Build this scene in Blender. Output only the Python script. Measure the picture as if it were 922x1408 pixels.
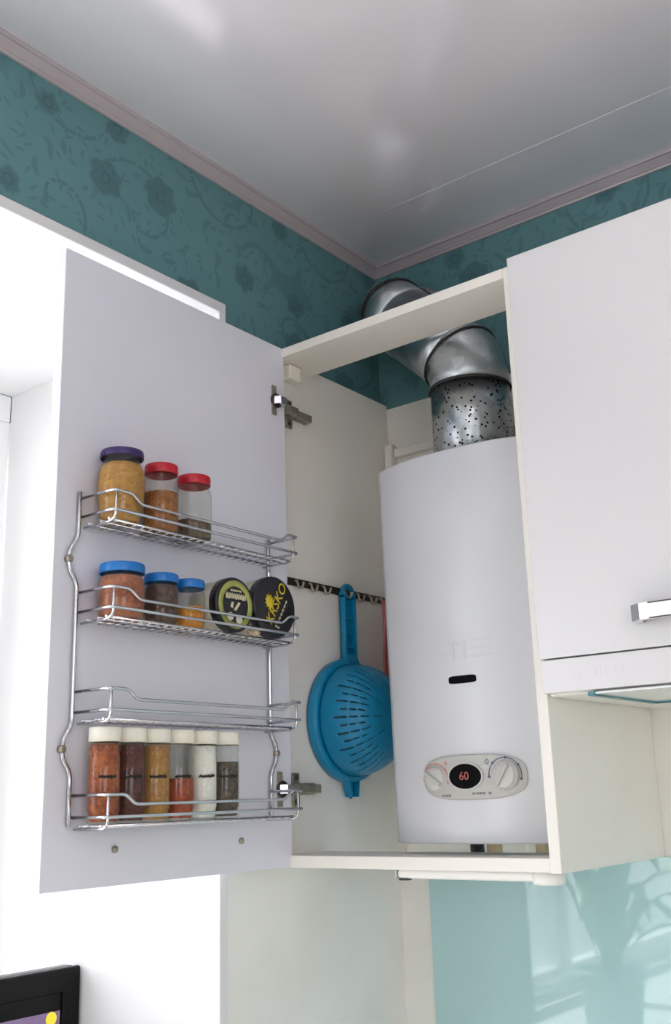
import bpy, bmesh, math, random
from mathutils import Vector, Matrix
random.seed(7)
PI = math.pi
for o in list(bpy.data.objects): bpy.data.objects.remove(o)
SC = bpy.context.scene
COL = SC.collection
Z0 = 1.45            # height of the wall cabinets' underside above the floor; all z below are relative to it

# ------------------------------------------------------------------ camera
FPX = 1434.94
CAMP = Vector((1.1223, -1.6158, 0.1016 + Z0))
def cam_axes(yaw, pitch, roll):
    y, p, r = map(math.radians, (yaw, pitch, roll))
    F = Vector((math.sin(y)*math.cos(p), math.cos(y)*math.cos(p), math.sin(p)))
    Rt = Vector((math.cos(y), -math.sin(y), 0)); U = Rt.cross(F)
    c, s = math.cos(r), math.sin(r)
    return Rt*c + U*s, U*c - Rt*s, F
cr, cu, cf = cam_axes(-37.5895, 15.245, -1.7619)
cam = bpy.data.cameras.new('camera'); camo = bpy.data.objects.new('camera', cam); COL.objects.link(camo)
cam.sensor_fit = 'VERTICAL'; cam.sensor_height = 36; cam.sensor_width = 36
cam.lens = FPX/1408*36; cam.clip_start = .02
M = Matrix.Identity(4)
for i in range(3):
    M[i][0] = cr[i]; M[i][1] = cu[i]; M[i][2] = -cf[i]; M[i][3] = CAMP[i]
camo.matrix_world = M
SC.camera = camo

# ------------------------------------------------------------------ world, light, exposure
EXPOSURE = 0.70
SKY = 3.6
CEILING_FILL = 3.5
SUN = 15.0
W = bpy.data.worlds.new('overcast_sky'); SC.world = W; W.use_nodes = True
wn = W.node_tree; bg = wn.nodes['Background']
tc = wn.nodes.new('ShaderNodeTexCoord'); sp = wn.nodes.new('ShaderNodeSeparateXYZ')
rm = wn.nodes.new('ShaderNodeValToRGB')
rm.color_ramp.elements[0].position = .44; rm.color_ramp.elements[0].color = (.56, .545, .57, 1)
rm.color_ramp.elements[1].position = .52; rm.color_ramp.elements[1].color = (.94, .935, 1.0, 1)
mp = wn.nodes.new('ShaderNodeMath'); mp.operation = 'MULTIPLY_ADD'; mp.inputs[1].default_value = .5; mp.inputs[2].default_value = .5
wn.links.new(tc.outputs['Generated'], sp.inputs[0]); wn.links.new(sp.outputs['Z'], mp.inputs[0])
wn.links.new(mp.outputs[0], rm.inputs[0]); wn.links.new(rm.outputs[0], bg.inputs[0])
bg.inputs[1].default_value = SKY
def portal(name, loc, rot, sx, sy):
    l = bpy.data.lights.new(name, 'AREA'); l.shape = 'RECTANGLE'; l.size = sx; l.size_y = sy
    l.cycles.is_portal = True
    o = bpy.data.objects.new(name, l); COL.objects.link(o); o.location = loc; o.rotation_euler = rot
    return o
# daylight enters through the left window and two unseen windows added for fill
WY0, WY1, WZ0, WZ1, WX = -.464, -3.0, -.55, .89, -.57       # left window opening
RX, RY = 3.0, -3.7                                            # right wall, front wall
FW = (1.2, 2.0, -.55, .95)                                   # unseen window added in the front wall for fill: x0, x1, z0, z1
RW = (-3.3, -1.7, -.55, .95)                                  # unseen window added in the right wall to light the door: y0, y1, z0, z1
portal('left_window_portal', (WX-.10, (WY0+WY1)/2, (WZ0+WZ1)/2+Z0), (0, -PI/2, 0), WZ1-WZ0, WY0-WY1)
portal('added_front_portal', ((FW[0]+FW[1])/2, RY-.22, (FW[2]+FW[3])/2+Z0), (PI/2, 0, PI), FW[1]-FW[0], FW[3]-FW[2])
portal('added_right_portal', (RX+.22, (RW[0]+RW[1])/2, (RW[2]+RW[3])/2+Z0), (0, PI/2, 0), RW[3]-RW[2], RW[1]-RW[0])
# low sun entering through the left window; it lands on the sill, the worktop and the floor
sl = bpy.data.lights.new('sun', 'SUN'); sl.energy = SUN; sl.angle = math.radians(1.5); sl.color = (1, .98, .97)
slo = bpy.data.objects.new('sun', sl); COL.objects.link(slo); slo.location = (-3, -1.5, 5)
slo.rotation_euler = Vector((1.0, -.02, -1.15)).to_track_quat('-Z', 'Y').to_euler()
# assumed upward flash, added beside the camera to brighten the ceiling
fl_ = bpy.data.lights.new('added_ceiling_fill', 'AREA'); fl_.shape = 'DISK'; fl_.size = .08; fl_.energy = CEILING_FILL; fl_.color = (1, .98, .97); fl_.spread = math.radians(150)
flo = bpy.data.objects.new('added_ceiling_fill', fl_); COL.objects.link(flo); flo.location = CAMP + Vector((.02, -.05, .16)); flo.rotation_euler = (PI, 0, 0)
SC.view_settings.view_transform = 'Standard'; SC.view_settings.look = 'None'
SC.view_settings.gamma = 1.0; SC.view_settings.use_curve_mapping = False
SC.view_settings.exposure = EXPOSURE
SC.cycles.use_denoising = True
SC.cycles.max_bounces = 14; SC.cycles.diffuse_bounces = 7; SC.cycles.glossy_bounces = 5
SC.cycles.transparent_max_bounces = 16; SC.cycles.transmission_bounces = 6
SC.cycles.sample_clamp_indirect = 8.0
SC.cycles.caustics_reflective = False; SC.cycles.caustics_refractive = False

# ------------------------------------------------------------------ material helpers
def lin(c):
    return tuple((v/12.92 if v <= .04045 else ((v+.055)/1.055)**2.4) for v in (x/255 for x in c)) + (1.0,)
class NT:
    def __init__(s, m): s.t = m.node_tree; s.n = s.t.nodes; s.l = s.t.links
    def new(s, typ, **kw):
        n = s.n.new(typ)
        for k, v in kw.items(): setattr(n, k, v)
        return n
    def put(s, sock, v):
        if hasattr(v, 'links'): s.l.new(v, sock)
        else: sock.default_value = v
    def math(s, op, a, b=None, c=None):
        n = s.new('ShaderNodeMath', operation=op)
        for i, v in enumerate((a, b, c)):
            if v is not None: s.put(n.inputs[i], v)
        return n.outputs[0]
    def vmath(s, op, a, b=None):
        n = s.new('ShaderNodeVectorMath', operation=op); s.put(n.inputs[0], a)
        if b is not None: s.put(n.inputs[1], b)
        return n.outputs['Value'] if op in ('LENGTH', 'DOT_PRODUCT') else n.outputs[0]
    def mixc(s, f, a, b):
        n = s.new('ShaderNodeMix', data_type='RGBA'); s.put(n.inputs[0], f); s.put(n.inputs[6], a); s.put(n.inputs[7], b)
        return n.outputs[2]
    def sep(s, v):
        n = s.new('ShaderNodeSeparateXYZ'); s.l.new(v, n.inputs[0]); return n.outputs
    def comb(s, x, y, z=0.0):
        n = s.new('ShaderNodeCombineXYZ'); s.put(n.inputs[0], x); s.put(n.inputs[1], y); s.put(n.inputs[2], z); return n.outputs[0]
    def noise(s, vec, scale, detail=3, rough=.5, out='Fac'):
        n = s.new('ShaderNodeTexNoise'); s.put(n.inputs['Vector'], vec); n.inputs['Scale'].default_value = scale
        n.inputs['Detail'].default_value = detail; n.inputs['Roughness'].default_value = rough
        return n.outputs[out]
    def step(s, lo, hi, v):
        n = s.new('ShaderNodeMapRange', interpolation_type='SMOOTHSTEP'); s.put(n.inputs[0], v)
        n.inputs[1].default_value = lo; n.inputs[2].default_value = hi
        return n.outputs[0]
    def objco(s): return s.new('ShaderNodeTexCoord').outputs['Object']
    def pos(s): return s.new('ShaderNodeNewGeometry').outputs['Position']
    def bump(s, h, strength, dist=.002):
        n = s.new('ShaderNodeBump'); n.inputs['Strength'].default_value = strength; n.inputs['Distance'].default_value = dist
        s.l.new(h, n.inputs['Height']); return n.outputs[0]
def base_mat(name, col, rough=.5, metal=0, **kw):
    m = bpy.data.materials.new(name); m.use_nodes = True
    b = m.node_tree.nodes['Principled BSDF']
    b.inputs['Base Color'].default_value = lin(col); b.inputs['Roughness'].default_value = rough; b.inputs['Metallic'].default_value = metal
    for k, v in kw.items(): b.inputs[k.replace('_', ' ')].default_value = v
    return m, b, NT(m)
def mat(name, col, rough=.5, metal=0, var=.04, scale=9, bump=0, bscale=120, **kw):
    """plain surface with slight procedural tone variation and fine relief"""
    m, b, t = base_mat(name, col, rough, metal, **kw)
    co = t.objco()
    if var:
        f = t.noise(co, scale, 4)
        c = lin(col); dk = tuple(v*(1-var*2.2) for v in c[:3])+(1,)
        t.l.new(t.mixc(t.step(.3, .75, f), c, dk), b.inputs['Base Color'])
    if bump:
        t.l.new(t.bump(t.noise(co, bscale, 2), bump), b.inputs['Normal'])
    return m
def speckle(name, c1, c2, scale=260, rough=.8, c3=None):
    """ground spice / seeds: grains of two tones"""
    m, b, t = base_mat(name, c1, rough)
    co = t.objco()
    v = t.new('ShaderNodeTexVoronoi'); v.inputs['Scale'].default_value = scale; t.l.new(co, v.inputs['Vector'])
    f = t.sep(v.outputs['Color'])[0]
    col = t.mixc(f, lin(c1), lin(c2))
    big = t.step(.4, .65, t.noise(co, 45, 3))
    col = t.mixc(t.math('MULTIPLY', big, .5), col, lin(c3 or c2))
    t.l.new(col, b.inputs['Base Color'])
    t.l.new(t.bump(v.outputs['Distance'], .5, .001), b.inputs['Normal'])
    return m
def glass_mat(name, tint=(250, 252, 250), refl=1.45, rough=.02, density=0.0, dcol=(200, 205, 200)):
    """thin clear glass: light passes through, the surface mirrors by its angle"""
    m = bpy.data.materials.new(name); m.use_nodes = True; t = NT(m)
    t.n.remove(t.n['Principled BSDF']); out = t.n['Material Output']
    tr = t.new('ShaderNodeBsdfTransparent'); tr.inputs[0].default_value = lin(tint)
    gl = t.new('ShaderNodeBsdfGlossy'); gl.inputs['Roughness'].default_value = rough
    fr = t.new('ShaderNodeFresnel')
    bf = t.new('ShaderNodeNewGeometry').outputs['Backfacing']      # same index on both sides of the wall of glass
    t.l.new(t.math('MULTIPLY_ADD', bf, 1/refl-refl, refl), fr.inputs[0])
    mx = t.new('ShaderNodeMixShader'); t.l.new(fr.outputs[0], mx.inputs[0]); t.l.new(tr.outputs[0], mx.inputs[1]); t.l.new(gl.outputs[0], mx.inputs[2])
    last = mx.outputs[0]
    if density:
        df = t.new('ShaderNodeBsdfDiffuse'); df.inputs[0].default_value = lin(dcol)
        m2 = t.new('ShaderNodeMixShader'); m2.inputs[0].default_value = density
        t.l.new(last, m2.inputs[1]); t.l.new(df.outputs[0], m2.inputs[2]); last = m2.outputs[0]
    t.l.new(last, out.inputs[0])
    return m
def wall_mat(name, axis, zsplit):
    """teal floral wallpaper above zsplit, cream paint below"""
    m, b, t = base_mat(name, (70, 120, 118), .55)
    p = t.sep(t.pos())
    u = p[axis]; z = p[2]
    uv = t.comb(u, z)
    wob = t.noise(uv, 5, 2, .5, 'Color')
    uvw = t.vmath('ADD', uv, t.vmath('SCALE', t.vmath('SUBTRACT', wob, (.5, .5, .5)), None))
    uvw.node.inputs[1].links and None
    uvw.node.inputs[1].links[0].from_node.inputs['Scale'].default_value = .05
    def cell(scale, rnd=.85, off=(0, 0, 0)):
        v = t.new('ShaderNodeTexVoronoi', voronoi_dimensions='2D'); v.inputs['Scale'].default_value = scale
        v.inputs['Randomness'].default_value = rnd
        src = t.vmath('ADD', uv, off); t.l.new(src, v.inputs['Vector'])
        d = t.vmath('SUBTRACT', src, v.outputs['Position']); s = t.sep(d)
        return s[0], s[1], t.vmath('LENGTH', d), t.sep(v.outputs['Color'])
    # big blossoms
    x, y, r, c = cell(6.3)
    th = t.math('ARCTAN2', y, x)
    pet = t.math('MULTIPLY_ADD', t.math('COSINE', t.math('MULTIPLY_ADD', th, 6, t.math('MULTIPLY', c[0], 6.28))), .08, .92)
    R = t.math('MULTIPLY', pet, t.math('MULTIPLY_ADD', c[1], .018, .020))
    rw = t.math('ADD', r, t.math('MULTIPLY', t.math('SUBTRACT', t.noise(uv, 60, 2), .5), .012))
    fl = t.math('SUBTRACT', 1.0, t.step(-.004, .004, t.math('SUBTRACT', rw, R)))
    eye = t.math('MULTIPLY', t.step(.005, .007, r), t.math('SUBTRACT', 1.0, t.step(.009, .011, r)))
    petl = t.math('MULTIPLY', fl, t.math('MULTIPLY_ADD', t.noise(uv, 90, 2), .5, .45))
    # curls
    x2, y2, r2, c2 = cell(3.6, .8, (.37, .21, 0))
    th2 = t.math('ARCTAN2', t.math('MULTIPLY', y2, t.math('SIGN', t.math('SUBTRACT', c2[1], .5))), x2)
    dr = t.math('ABSOLUTE', t.math('SUBTRACT', r2, t.math('MULTIPLY_ADD', th2, .014, .055)))
    curl = t.math('SUBTRACT', 1.0, t.step(.002, .0045, dr))
    curl = t.math('MULTIPLY', curl, t.step(.38, .45, t.noise(uv, 120, 1)))
    # leaflets
    def leaves(scale, a, bb, off):
        x3, y3, r3, c3 = cell(scale, 1.0, off)
        an = t.math('MULTIPLY', c3[0], 6.28); cs = t.math('COSINE', an); sn = t.math('SINE', an)
        lx = t.math('ADD', t.math('MULTIPLY', x3, cs), t.math('MULTIPLY', y3, sn))
        ly = t.math('SUBTRACT', t.math('MULTIPLY', y3, cs), t.math('MULTIPLY', x3, sn))
        ly = t.math('ADD', ly, t.math('MULTIPLY', t.math('MULTIPLY', lx, lx), 18.0))
        e = t.math('ADD', t.math('POWER', t.math('ABSOLUTE', t.math('DIVIDE', lx, a)), 2.0), t.math('POWER', t.math('ABSOLUTE', t.math('DIVIDE', ly, bb)), 2.0))
        k = t.math('SUBTRACT', 1.0, t.step(.55, 1.3, e))
        return t.math('MULTIPLY', k, t.step(.35, .5, c3[1]))
    lv = t.math('MAXIMUM', leaves(20, .017, .0055, (.1, .7, 0)), leaves(44, .009, .0028, (.6, .3, 0)))
    # vines
    n1 = t.math('ABSOLUTE', t.math('SUBTRACT', t.noise(uvw, 4.5, 1), .5))
    vine = t.math('MULTIPLY', t.math('SUBTRACT', 1.0, t.step(.006, .014, n1)), t.step(.48, .56, t.noise(uv, 7, 2)))
    k = t.math('MAXIMUM', t.math('MAXIMUM', petl, t.math('MULTIPLY', curl, .55)), t.math('MAXIMUM', t.math('MULTIPLY', lv, .42), t.math('MULTIPLY', vine, .4)))
    k = t.math('MAXIMUM', k, t.math('MULTIPLY', eye, fl))
    paper = t.mixc(k, lin(WALL_A), lin(WALL_B))
    cream = t.mixc(t.step(.35, .7, t.noise(uv, 6, 4)), lin((238, 236, 230)), lin((232, 230, 223)))
    up = t.math('GREATER_THAN', z, zsplit + Z0)
    t.l.new(t.mixc(up, cream, paper), b.inputs['Base Color'])
    t.l.new(t.bump(t.noise(uv, 260, 2), .12, .001), b.inputs['Normal'])
    return m
WALL_A, WALL_B = (92, 136, 141), (64, 100, 108)
MT = {}
MT['wall_left'] = wall_mat('floral_wallpaper_left', 1, .845)
MT['wall_back'] = wall_mat('floral_wallpaper_back', 0, .842)
MT['room'] = mat('pale_wall_paint', (226, 224, 220), .7, bump=.1)
MT['floor'] = mat('beige_floor_tile', (206, 196, 182), .4, var=.08)
m, b, t = base_mat('satin_stretch_ceiling', (230, 227, 233), .16, .30)
MT['ceiling'] = m
MT['mould'] = mat('grey_pink_moulding', (176, 167, 172), .28, var=.02)
MT['white'] = mat('white_melamine', (238, 237, 234), .38, var=.01)
MT['door_in'] = mat('white_door_melamine', (228, 228, 238), .42, var=.008)
MT['cream'] = mat('cream_melamine', (238, 234, 226), .42, var=.015)
MT['gloss'] = mat('white_gloss_front', (217, 216, 218), .22, var=.006)
MT['liner'] = mat('white_window_lining', (226, 225, 225), .5, var=.015)
MT['pvc'] = mat('white_window_plastic', (244, 244, 244), .3, var=.01)
MT['boiler'] = mat('white_enamel', (206, 208, 212), .25, var=.006, scale=4)
MT['panelgrey'] = mat('light_grey_plastic', (184, 183, 178), .35, var=.02)
MT['knob'] = mat('pale_grey_plastic', (194, 193, 189), .35, var=.02)
MT['black'] = mat('black_plastic', (14, 13, 16), .25, var=.05)
MT['chrome'] = mat('chrome', (214, 215, 220), .12, 1.0, var=.03, scale=30)
MT['nickel'] = mat('dull_nickel', (178, 170, 154), .42, .75, var=.15, scale=60)
MT['darkmetal'] = mat('dark_steel', (92, 84, 76), .4, .9, var=.15, scale=80)
MT['tv_black'] = mat('black_gloss_casing', (5, 5, 6), .22, var=.05, Specular_IOR_Level=.2)
MT['satin_chrome'] = mat('satin_chrome', (232, 232, 236), .3, 1.0, var=.02)
MT['matte_black'] = mat('matte_black', (7, 7, 9), .7, var=.05, Specular_IOR_Level=.1)
MT['blue'] = mat('turquoise_blue_plastic', (0, 130, 174), .38, var=.05, Subsurface_Weight=0.0)
MT['lid_purple'] = mat('dark_purple_lid', (52, 34, 98), .3, var=.08, scale=40)
MT['lid_red'] = mat('red_lid', (196, 26, 44), .32, var=.06, scale=40)
MT['lid_blue'] = mat('bright_blue_lid', (22, 118, 200), .3, var=.05, scale=40)
MT['cap'] = mat('ivory_cap', (240, 236, 222), .45, var=.02)
MT['jarglass'] = glass_mat('clear_jar_glass', (248, 249, 245), density=.03, dcol=(200, 195, 180))
MT['winglass'] = glass_mat('window_glass', (250, 252, 252))
MT['hoodglass'] = mat('pale_blue_glass', (226, 232, 231), .12, var=.02)
MT['hoodedge'] = mat('teal_glass_edge', (58, 118, 132), .2, var=.1, scale=30)
MT['splash'] = mat('aqua_back_painted_glass', (178, 213, 214), .03, var=.01, IOR=1.6)
MT['rubber'] = mat('dark_seam_rubber', (38, 36, 36), .6, var=.1)
MT['red_cloth'] = mat('pinkish_red_cloth', (206, 122, 122), .85, var=.1, bump=.4, bscale=400)
MT['brass'] = mat('pale_brass', (206, 186, 150), .4, .6, var=.1, scale=60)
MT['leaf'] = mat('green_leaf', (62, 104, 54), .4, var=.15, scale=14)
MT['pot'] = mat('glazed_pot', (132, 150, 146), .35, var=.08)
MT['soil'] = speckle('dark_soil', (50, 38, 30), (30, 22, 18), 180)
MT['print_grey'] = mat('grey_print', (120, 120, 120), .5, var=.02)
MT['print_blue'] = mat('blue_print', (72, 84, 122), .5, var=.02)
MT['print_red'] = mat('faded_red_print', (206, 128, 128), .5, var=.02)
MT['print_dark'] = mat('dark_print', (38, 26, 22), .6, var=.02)
MT['emboss'] = mat('embossed_enamel', (196, 198, 203), .3, var=.01)
MT['olive'] = mat('olive_green_print', (164, 170, 88), .5, var=.08, scale=50)
MT['gold'] = mat('yellow_gold_print', (220, 196, 44), .45, var=.12, scale=70)
MT['creamprint'] = mat('cream_print', (216, 208, 170), .5, var=.05)
MT['tin_black'] = mat('black_lacquered_lid', (16, 15, 24), .3, var=.1)
MT['tin_body'] = mat('printed_tin_side', (206, 200, 184), .35, var=.12, scale=50)
MT['wrapper'] = mat('cream_wrapper', (224, 204, 172), .6, var=.15, scale=60)
# galvanised duct: spangled zinc with dark flecks
def duct_mat(name, flecks):
    m, b, t = base_mat(name, (190, 196, 200), .36, 1.0)
    co = t.objco()
    v = t.new('ShaderNodeTexVoronoi'); v.inputs['Scale'].default_value = 55; t.l.new(co, v.inputs['Vector'])
    s = t.sep(v.outputs['Color'])[0]
    base = t.mixc(s, lin((176, 184, 188)), lin((206, 212, 216)))
    base = t.mixc(t.math('MULTIPLY', t.step(.45, .7, t.noise(co, 12, 3)), .6), base, lin((150, 160, 164)))
    if flecks:
        v2 = t.new('ShaderNodeTexVoronoi'); v2.inputs['Scale'].default_value = 150; t.l.new(co, v2.inputs['Vector'])
        d = t.math('ADD', v2.outputs['Distance'], t.math('MULTIPLY', t.noise(co, 240, 2), .22))
        c = t.sep(v2.outputs['Color'])[0]
        k = t.math('MULTIPLY', t.math('SUBTRACT', 1.0, t.step(.36, .46, d)), t.math('GREATER_THAN', t.math('ADD', c, t.math('MULTIPLY', t.noise(co, 14, 2), .8)), .72))
        base = t.mixc(k, base, lin((44, 42, 42)))
        t.l.new(t.math('MULTIPLY_ADD', k, .4, .28), b.inputs['Roughness'])
    t.l.new(base, b.inputs['Base Color'])
    return m
MT['duct'] = duct_mat('galvanised_steel_flecked', True)
MT['duct2'] = duct_mat('galvanised_steel', False)
# screen picture of the small television
m, b, t = base_mat('lit_screen', (10, 10, 12), .2)
g = t.sep(t.objco())
f1 = t.step(-.02, .02, t.math('SUBTRACT', t.noise(t.objco(), 9, 3), .5))
col = t.mixc(t.step(-.12, .10, g[1]), lin((176, 92, 84)), lin((148, 124, 168)))
col = t.mixc(t.math('MULTIPLY', f1, .35), col, lin((120, 60, 60)))
t.l.new(col, b.inputs['Emission Color']); b.inputs['Emission Strength'].default_value = .45
MT['screen'] = m
m, b, t = base_mat('yellow_picture_spot', (206, 190, 50), .4); b.inputs['Emission Color'].default_value = lin((206, 190, 50)); b.inputs['Emission Strength'].default_value = .35
MT['screen_spot'] = m
m, b, t = base_mat('red_digits', (150, 80, 74), .4); b.inputs['Emission Color'].default_value = lin((206, 92, 80)); b.inputs['Emission Strength'].default_value = .09
MT['digits'] = m

# ------------------------------------------------------------------ mesh helpers
def box(bm, lo, hi, bev=0, seg=2):
    t = bmesh.new(); bmesh.ops.create_cube(t, size=1)
    for v in t.verts: v.co = Vector([lo[i] + (v.co[i]+.5)*(hi[i]-lo[i]) for i in range(3)])
    if bev: bmesh.ops.bevel(t, geom=list(t.edges), offset=bev, segments=seg, affect='EDGES', profile=.5, clamp_overlap=True)
    merge(bm, t)
def merge(bm, t, mtx=None):
    me = bpy.data.meshes.new('tmp'); t.to_mesh(me); t.free()
    if mtx is not None: me.transform(mtx)
    bm.from_mesh(me); bpy.data.meshes.remove(me)
def lathe(bm, prof, c=(0, 0, 0), seg=32, axis='z', cap=True):
    """prof: list of (radius, height); closed at both ends when cap"""
    rings = []
    def P(r, h, a):
        x, y = r*math.cos(a), r*math.sin(a)
        q = {'z': (x, y, h), 'x': (h, x, y), 'y': (x, h, y)}[axis]
        return Vector(q) + Vector(c)
    for r, h in prof:
        rings.append([bm.verts.new(P(r, h, 2*PI*i/seg)) for i in range(seg)])
    for a, b_ in zip(rings, rings[1:]):
        for i in range(seg):
            f = bm.faces.new((a[i], a[(i+1) % seg], b_[(i+1) % seg], b_[i])); f.smooth = True
    if cap:
        bm.faces.new(rings[0][::-1]); bm.faces.new(rings[-1])
def fillet(pts, r, n=5):
    pts = [Vector(p) for p in pts]; out = [pts[0]]
    for a, p, c in zip(pts, pts[1:], pts[2:]):
        d1 = (a-p); d2 = (c-p); k = min(r, d1.length*.49, d2.length*.49)
        s, e = p+d1.normalized()*k, p+d2.normalized()*k
        for i in range(n+1):
            u = i/n; out.append(s*(1-u)**2 + p*2*u*(1-u) + e*u*u)
    out.append(pts[-1]); return out
def tube(bm, pts, r, seg=8, closed=False):
    pts = [Vector(p) for p in pts]; n = len(pts); rings = []
    up = None
    for i, p in enumerate(pts):
        if closed: d = (pts[(i+1) % n]-pts[i-1]).normalized()
        else: d = (pts[min(i+1, n-1)]-pts[max(i-1, 0)]).normalized()
        if up is None: up = d.orthogonal().normalized()
        up = (up - d*up.dot(d)).normalized(); s = d.cross(up)
        rr = r[i] if isinstance(r, (list, tuple)) else r
        rings.append([bm.verts.new(p + up*(rr*math.cos(2*PI*k/seg)) + s*(rr*math.sin(2*PI*k/seg))) for k in range(seg)])
    pr = list(zip(rings, rings[1:]))
    if closed: pr.append((rings[-1], rings[0]))
    for a, b_ in pr:
        for k in range(seg):
            f = bm.faces.new((a[k], a[(k+1) % seg], b_[(k+1) % seg], b_[k])); f.smooth = True
    if not closed: bm.faces.new(rings[0][::-1]); bm.faces.new(rings[-1])
def prism(bm, outline, fn, d0, d1):
    """outline: list of 2-d points; fn(u, v, d) -> 3-d point; solid between depths d0 and d1"""
    a = [bm.verts.new(fn(u, v, d0)) for u, v in outline]; b_ = [bm.verts.new(fn(u, v, d1)) for u, v in outline]
    n = len(outline)
    for i in range(n): bm.faces.new((a[i], a[(i+1) % n], b_[(i+1) % n], b_[i]))
    bm.faces.new(a[::-1]); bm.faces.new(b_)
def BM(fn, *a, **k):
    bm = bmesh.new(); fn(bm, *a, **k); return bm
def bbox(lo, hi, bev=0, seg=2): return BM(box, lo, hi, bev, seg)
def mesh_obj(name, bm, m, parent=None, base=(0, 0, 0)):
    bmesh.ops.recalc_face_normals(bm, faces=list(bm.faces))
    me = bpy.data.meshes.new(name); bm.to_mesh(me); bm.free()
    me.transform(Matrix.Translation(-Vector(base)))
    me.materials.append(MT[m] if isinstance(m, str) else m)
    o = bpy.data.objects.new(name, me); COL.objects.link(o)
    if parent is not None: o.parent = parent
    return o
class Thing:
    """an Empty at the thing's base; parts are given in room coordinates (z relative to Z0)"""
    def __init__(s, name, label, cat, base, group=None):
        s.base = Vector(base); s.o = bpy.data.objects.new(name, None); COL.objects.link(s.o)
        s.o.empty_display_size = .05
        s.o.location = s.base + Vector((0, 0, Z0)); s.o['label'] = label; s.o['category'] = cat
        if group: s.o['group'] = group
    def part(s, name, bm, m, parent=None, label=None, kind=None):
        o = mesh_obj(name, bm, m, parent if parent is not None else s.o, s.base)
        if label: o['label'] = label
        if kind: o['kind'] = kind
        return o
def single(name, bm, m, label, cat, base=(0, 0, 0), group=None):
    o = mesh_obj(name, bm, m, None, base); o.location = Vector(base) + Vector((0, 0, Z0))
    o['label'] = label; o['category'] = cat
    if group: o['group'] = group
    return o
def struct(name, bm, m, label=None, parent=None):
    o = mesh_obj(name, bm, m, parent)
    if parent is None: o.location = (0, 0, Z0); o['kind'] = 'structure'
    if label: o['label'] = label
    return o
def text_bm(s, size, mtx, extrude=.0003, shear=0):
    cu_ = bpy.data.curves.new('t', 'FONT'); cu_.body = s; cu_.size = size; cu_.align_x = 'CENTER'; cu_.align_y = 'CENTER'
    cu_.extrude = extrude; cu_.shear = shear; cu_.resolution_u = 3
    o = bpy.data.objects.new('t', cu_); COL.objects.link(o)
    dg = bpy.context.evaluated_depsgraph_get()
    me = bpy.data.meshes.new_from_object(o.evaluated_get(dg)); bpy.data.objects.remove(o)
    me.transform(mtx); bm = bmesh.new(); bm.from_mesh(me); bpy.data.meshes.remove(me)
    return bm
def frame_mtx(origin, ux, uy):
    ux, uy = Vector(ux).normalized(), Vector(uy).normalized(); uz = ux.cross(uy)
    m_ = Matrix.Identity(4)
    for i in range(3): m_[i][0], m_[i][1], m_[i][2], m_[i][3] = ux[i], uy[i], uz[i], origin[i]
    return m_

# ------------------------------------------------------------------ the room
ZC = 1.152           # ceiling
ZF = -Z0
bm = bmesh.new()     # left wall with the deep window opening
box(bm, (-.72, WY0+.0155, ZF), (0, .15, ZC)); box(bm, (-.72, WY1-.0155, WZ1+.0185), (0, WY0+.0155, ZC))
box(bm, (-.72, WY1-.0155, ZF), (0, WY0+.0155, WZ0-.03)); box(bm, (-.72, RY, ZF), (0, WY1-.0155, ZC))
struct('wall_left', bm, 'wall_left', 'teal floral wallpaper above cream paint beside the window')
struct('wall_back', bbox((0, 0, ZF), (RX, .15, ZC)), 'wall_back', 'teal floral wallpaper above cream paint behind the cabinets')
bm = bmesh.new()
box(bm, (RX, RY, ZF), (RX+.25, RW[0], ZC)); box(bm, (RX, RW[1], ZF), (RX+.25, .15, ZC))
box(bm, (RX, RW[0], ZF), (RX+.25, RW[1], RW[2])); box(bm, (RX, RW[0], RW[3]), (RX+.25, RW[1], ZC))
struct('wall_right', bm, 'room')
bm = bmesh.new()
box(bm, (0, RY-.25, ZF), (FW[0], RY, ZC)); box(bm, (FW[1], RY-.25, ZF), (RX+.25, RY, ZC))
box(bm, (FW[0], RY-.25, ZF), (FW[1], RY, FW[2])); box(bm, (FW[0], RY-.25, FW[3]), (FW[1], RY, ZC))
struct('wall_front', bm, 'room')
struct('floor', bbox((-.72, RY-.25, ZF-.1), (RX+.25, .15, ZF)), 'floor')
cl = struct('ceiling', bbox((-.72, RY-.25, ZC), (RX+.25, .15, ZC+.1)), 'ceiling', 'glossy pale grey stretch ceiling')
struct('welded_seam', bbox((.02, -.1785, ZC-.0003), (RX-.02, -.1770, ZC+.001)), 'ceiling', parent=cl)
# ceiling moulding, profile (out from wall, height)
prof = [(0, 1.1315), (.004, 1.1315), (.006, 1.1345), (.0045, 1.137), (.016, 1.1465), (.0195, 1.1465), (.0215, 1.149), (.0215, ZC), (0, ZC)]
bm = bmesh.new(); prism(bm, prof, lambda u, v, d: Vector((u, d if abs(d) > .01 else -u, v)), RY, 0); struct('trim_1', bm, 'mould', 'pinkish grey ceiling moulding over the window wall')
bm = bmesh.new(); prism(bm, prof, lambda u, v, d: Vector((d if abs(d) > .01 else u, -u, v)), 0, RX); struct('trim_2', bm, 'mould', 'pinkish grey ceiling moulding over the cabinet wall')
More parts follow.
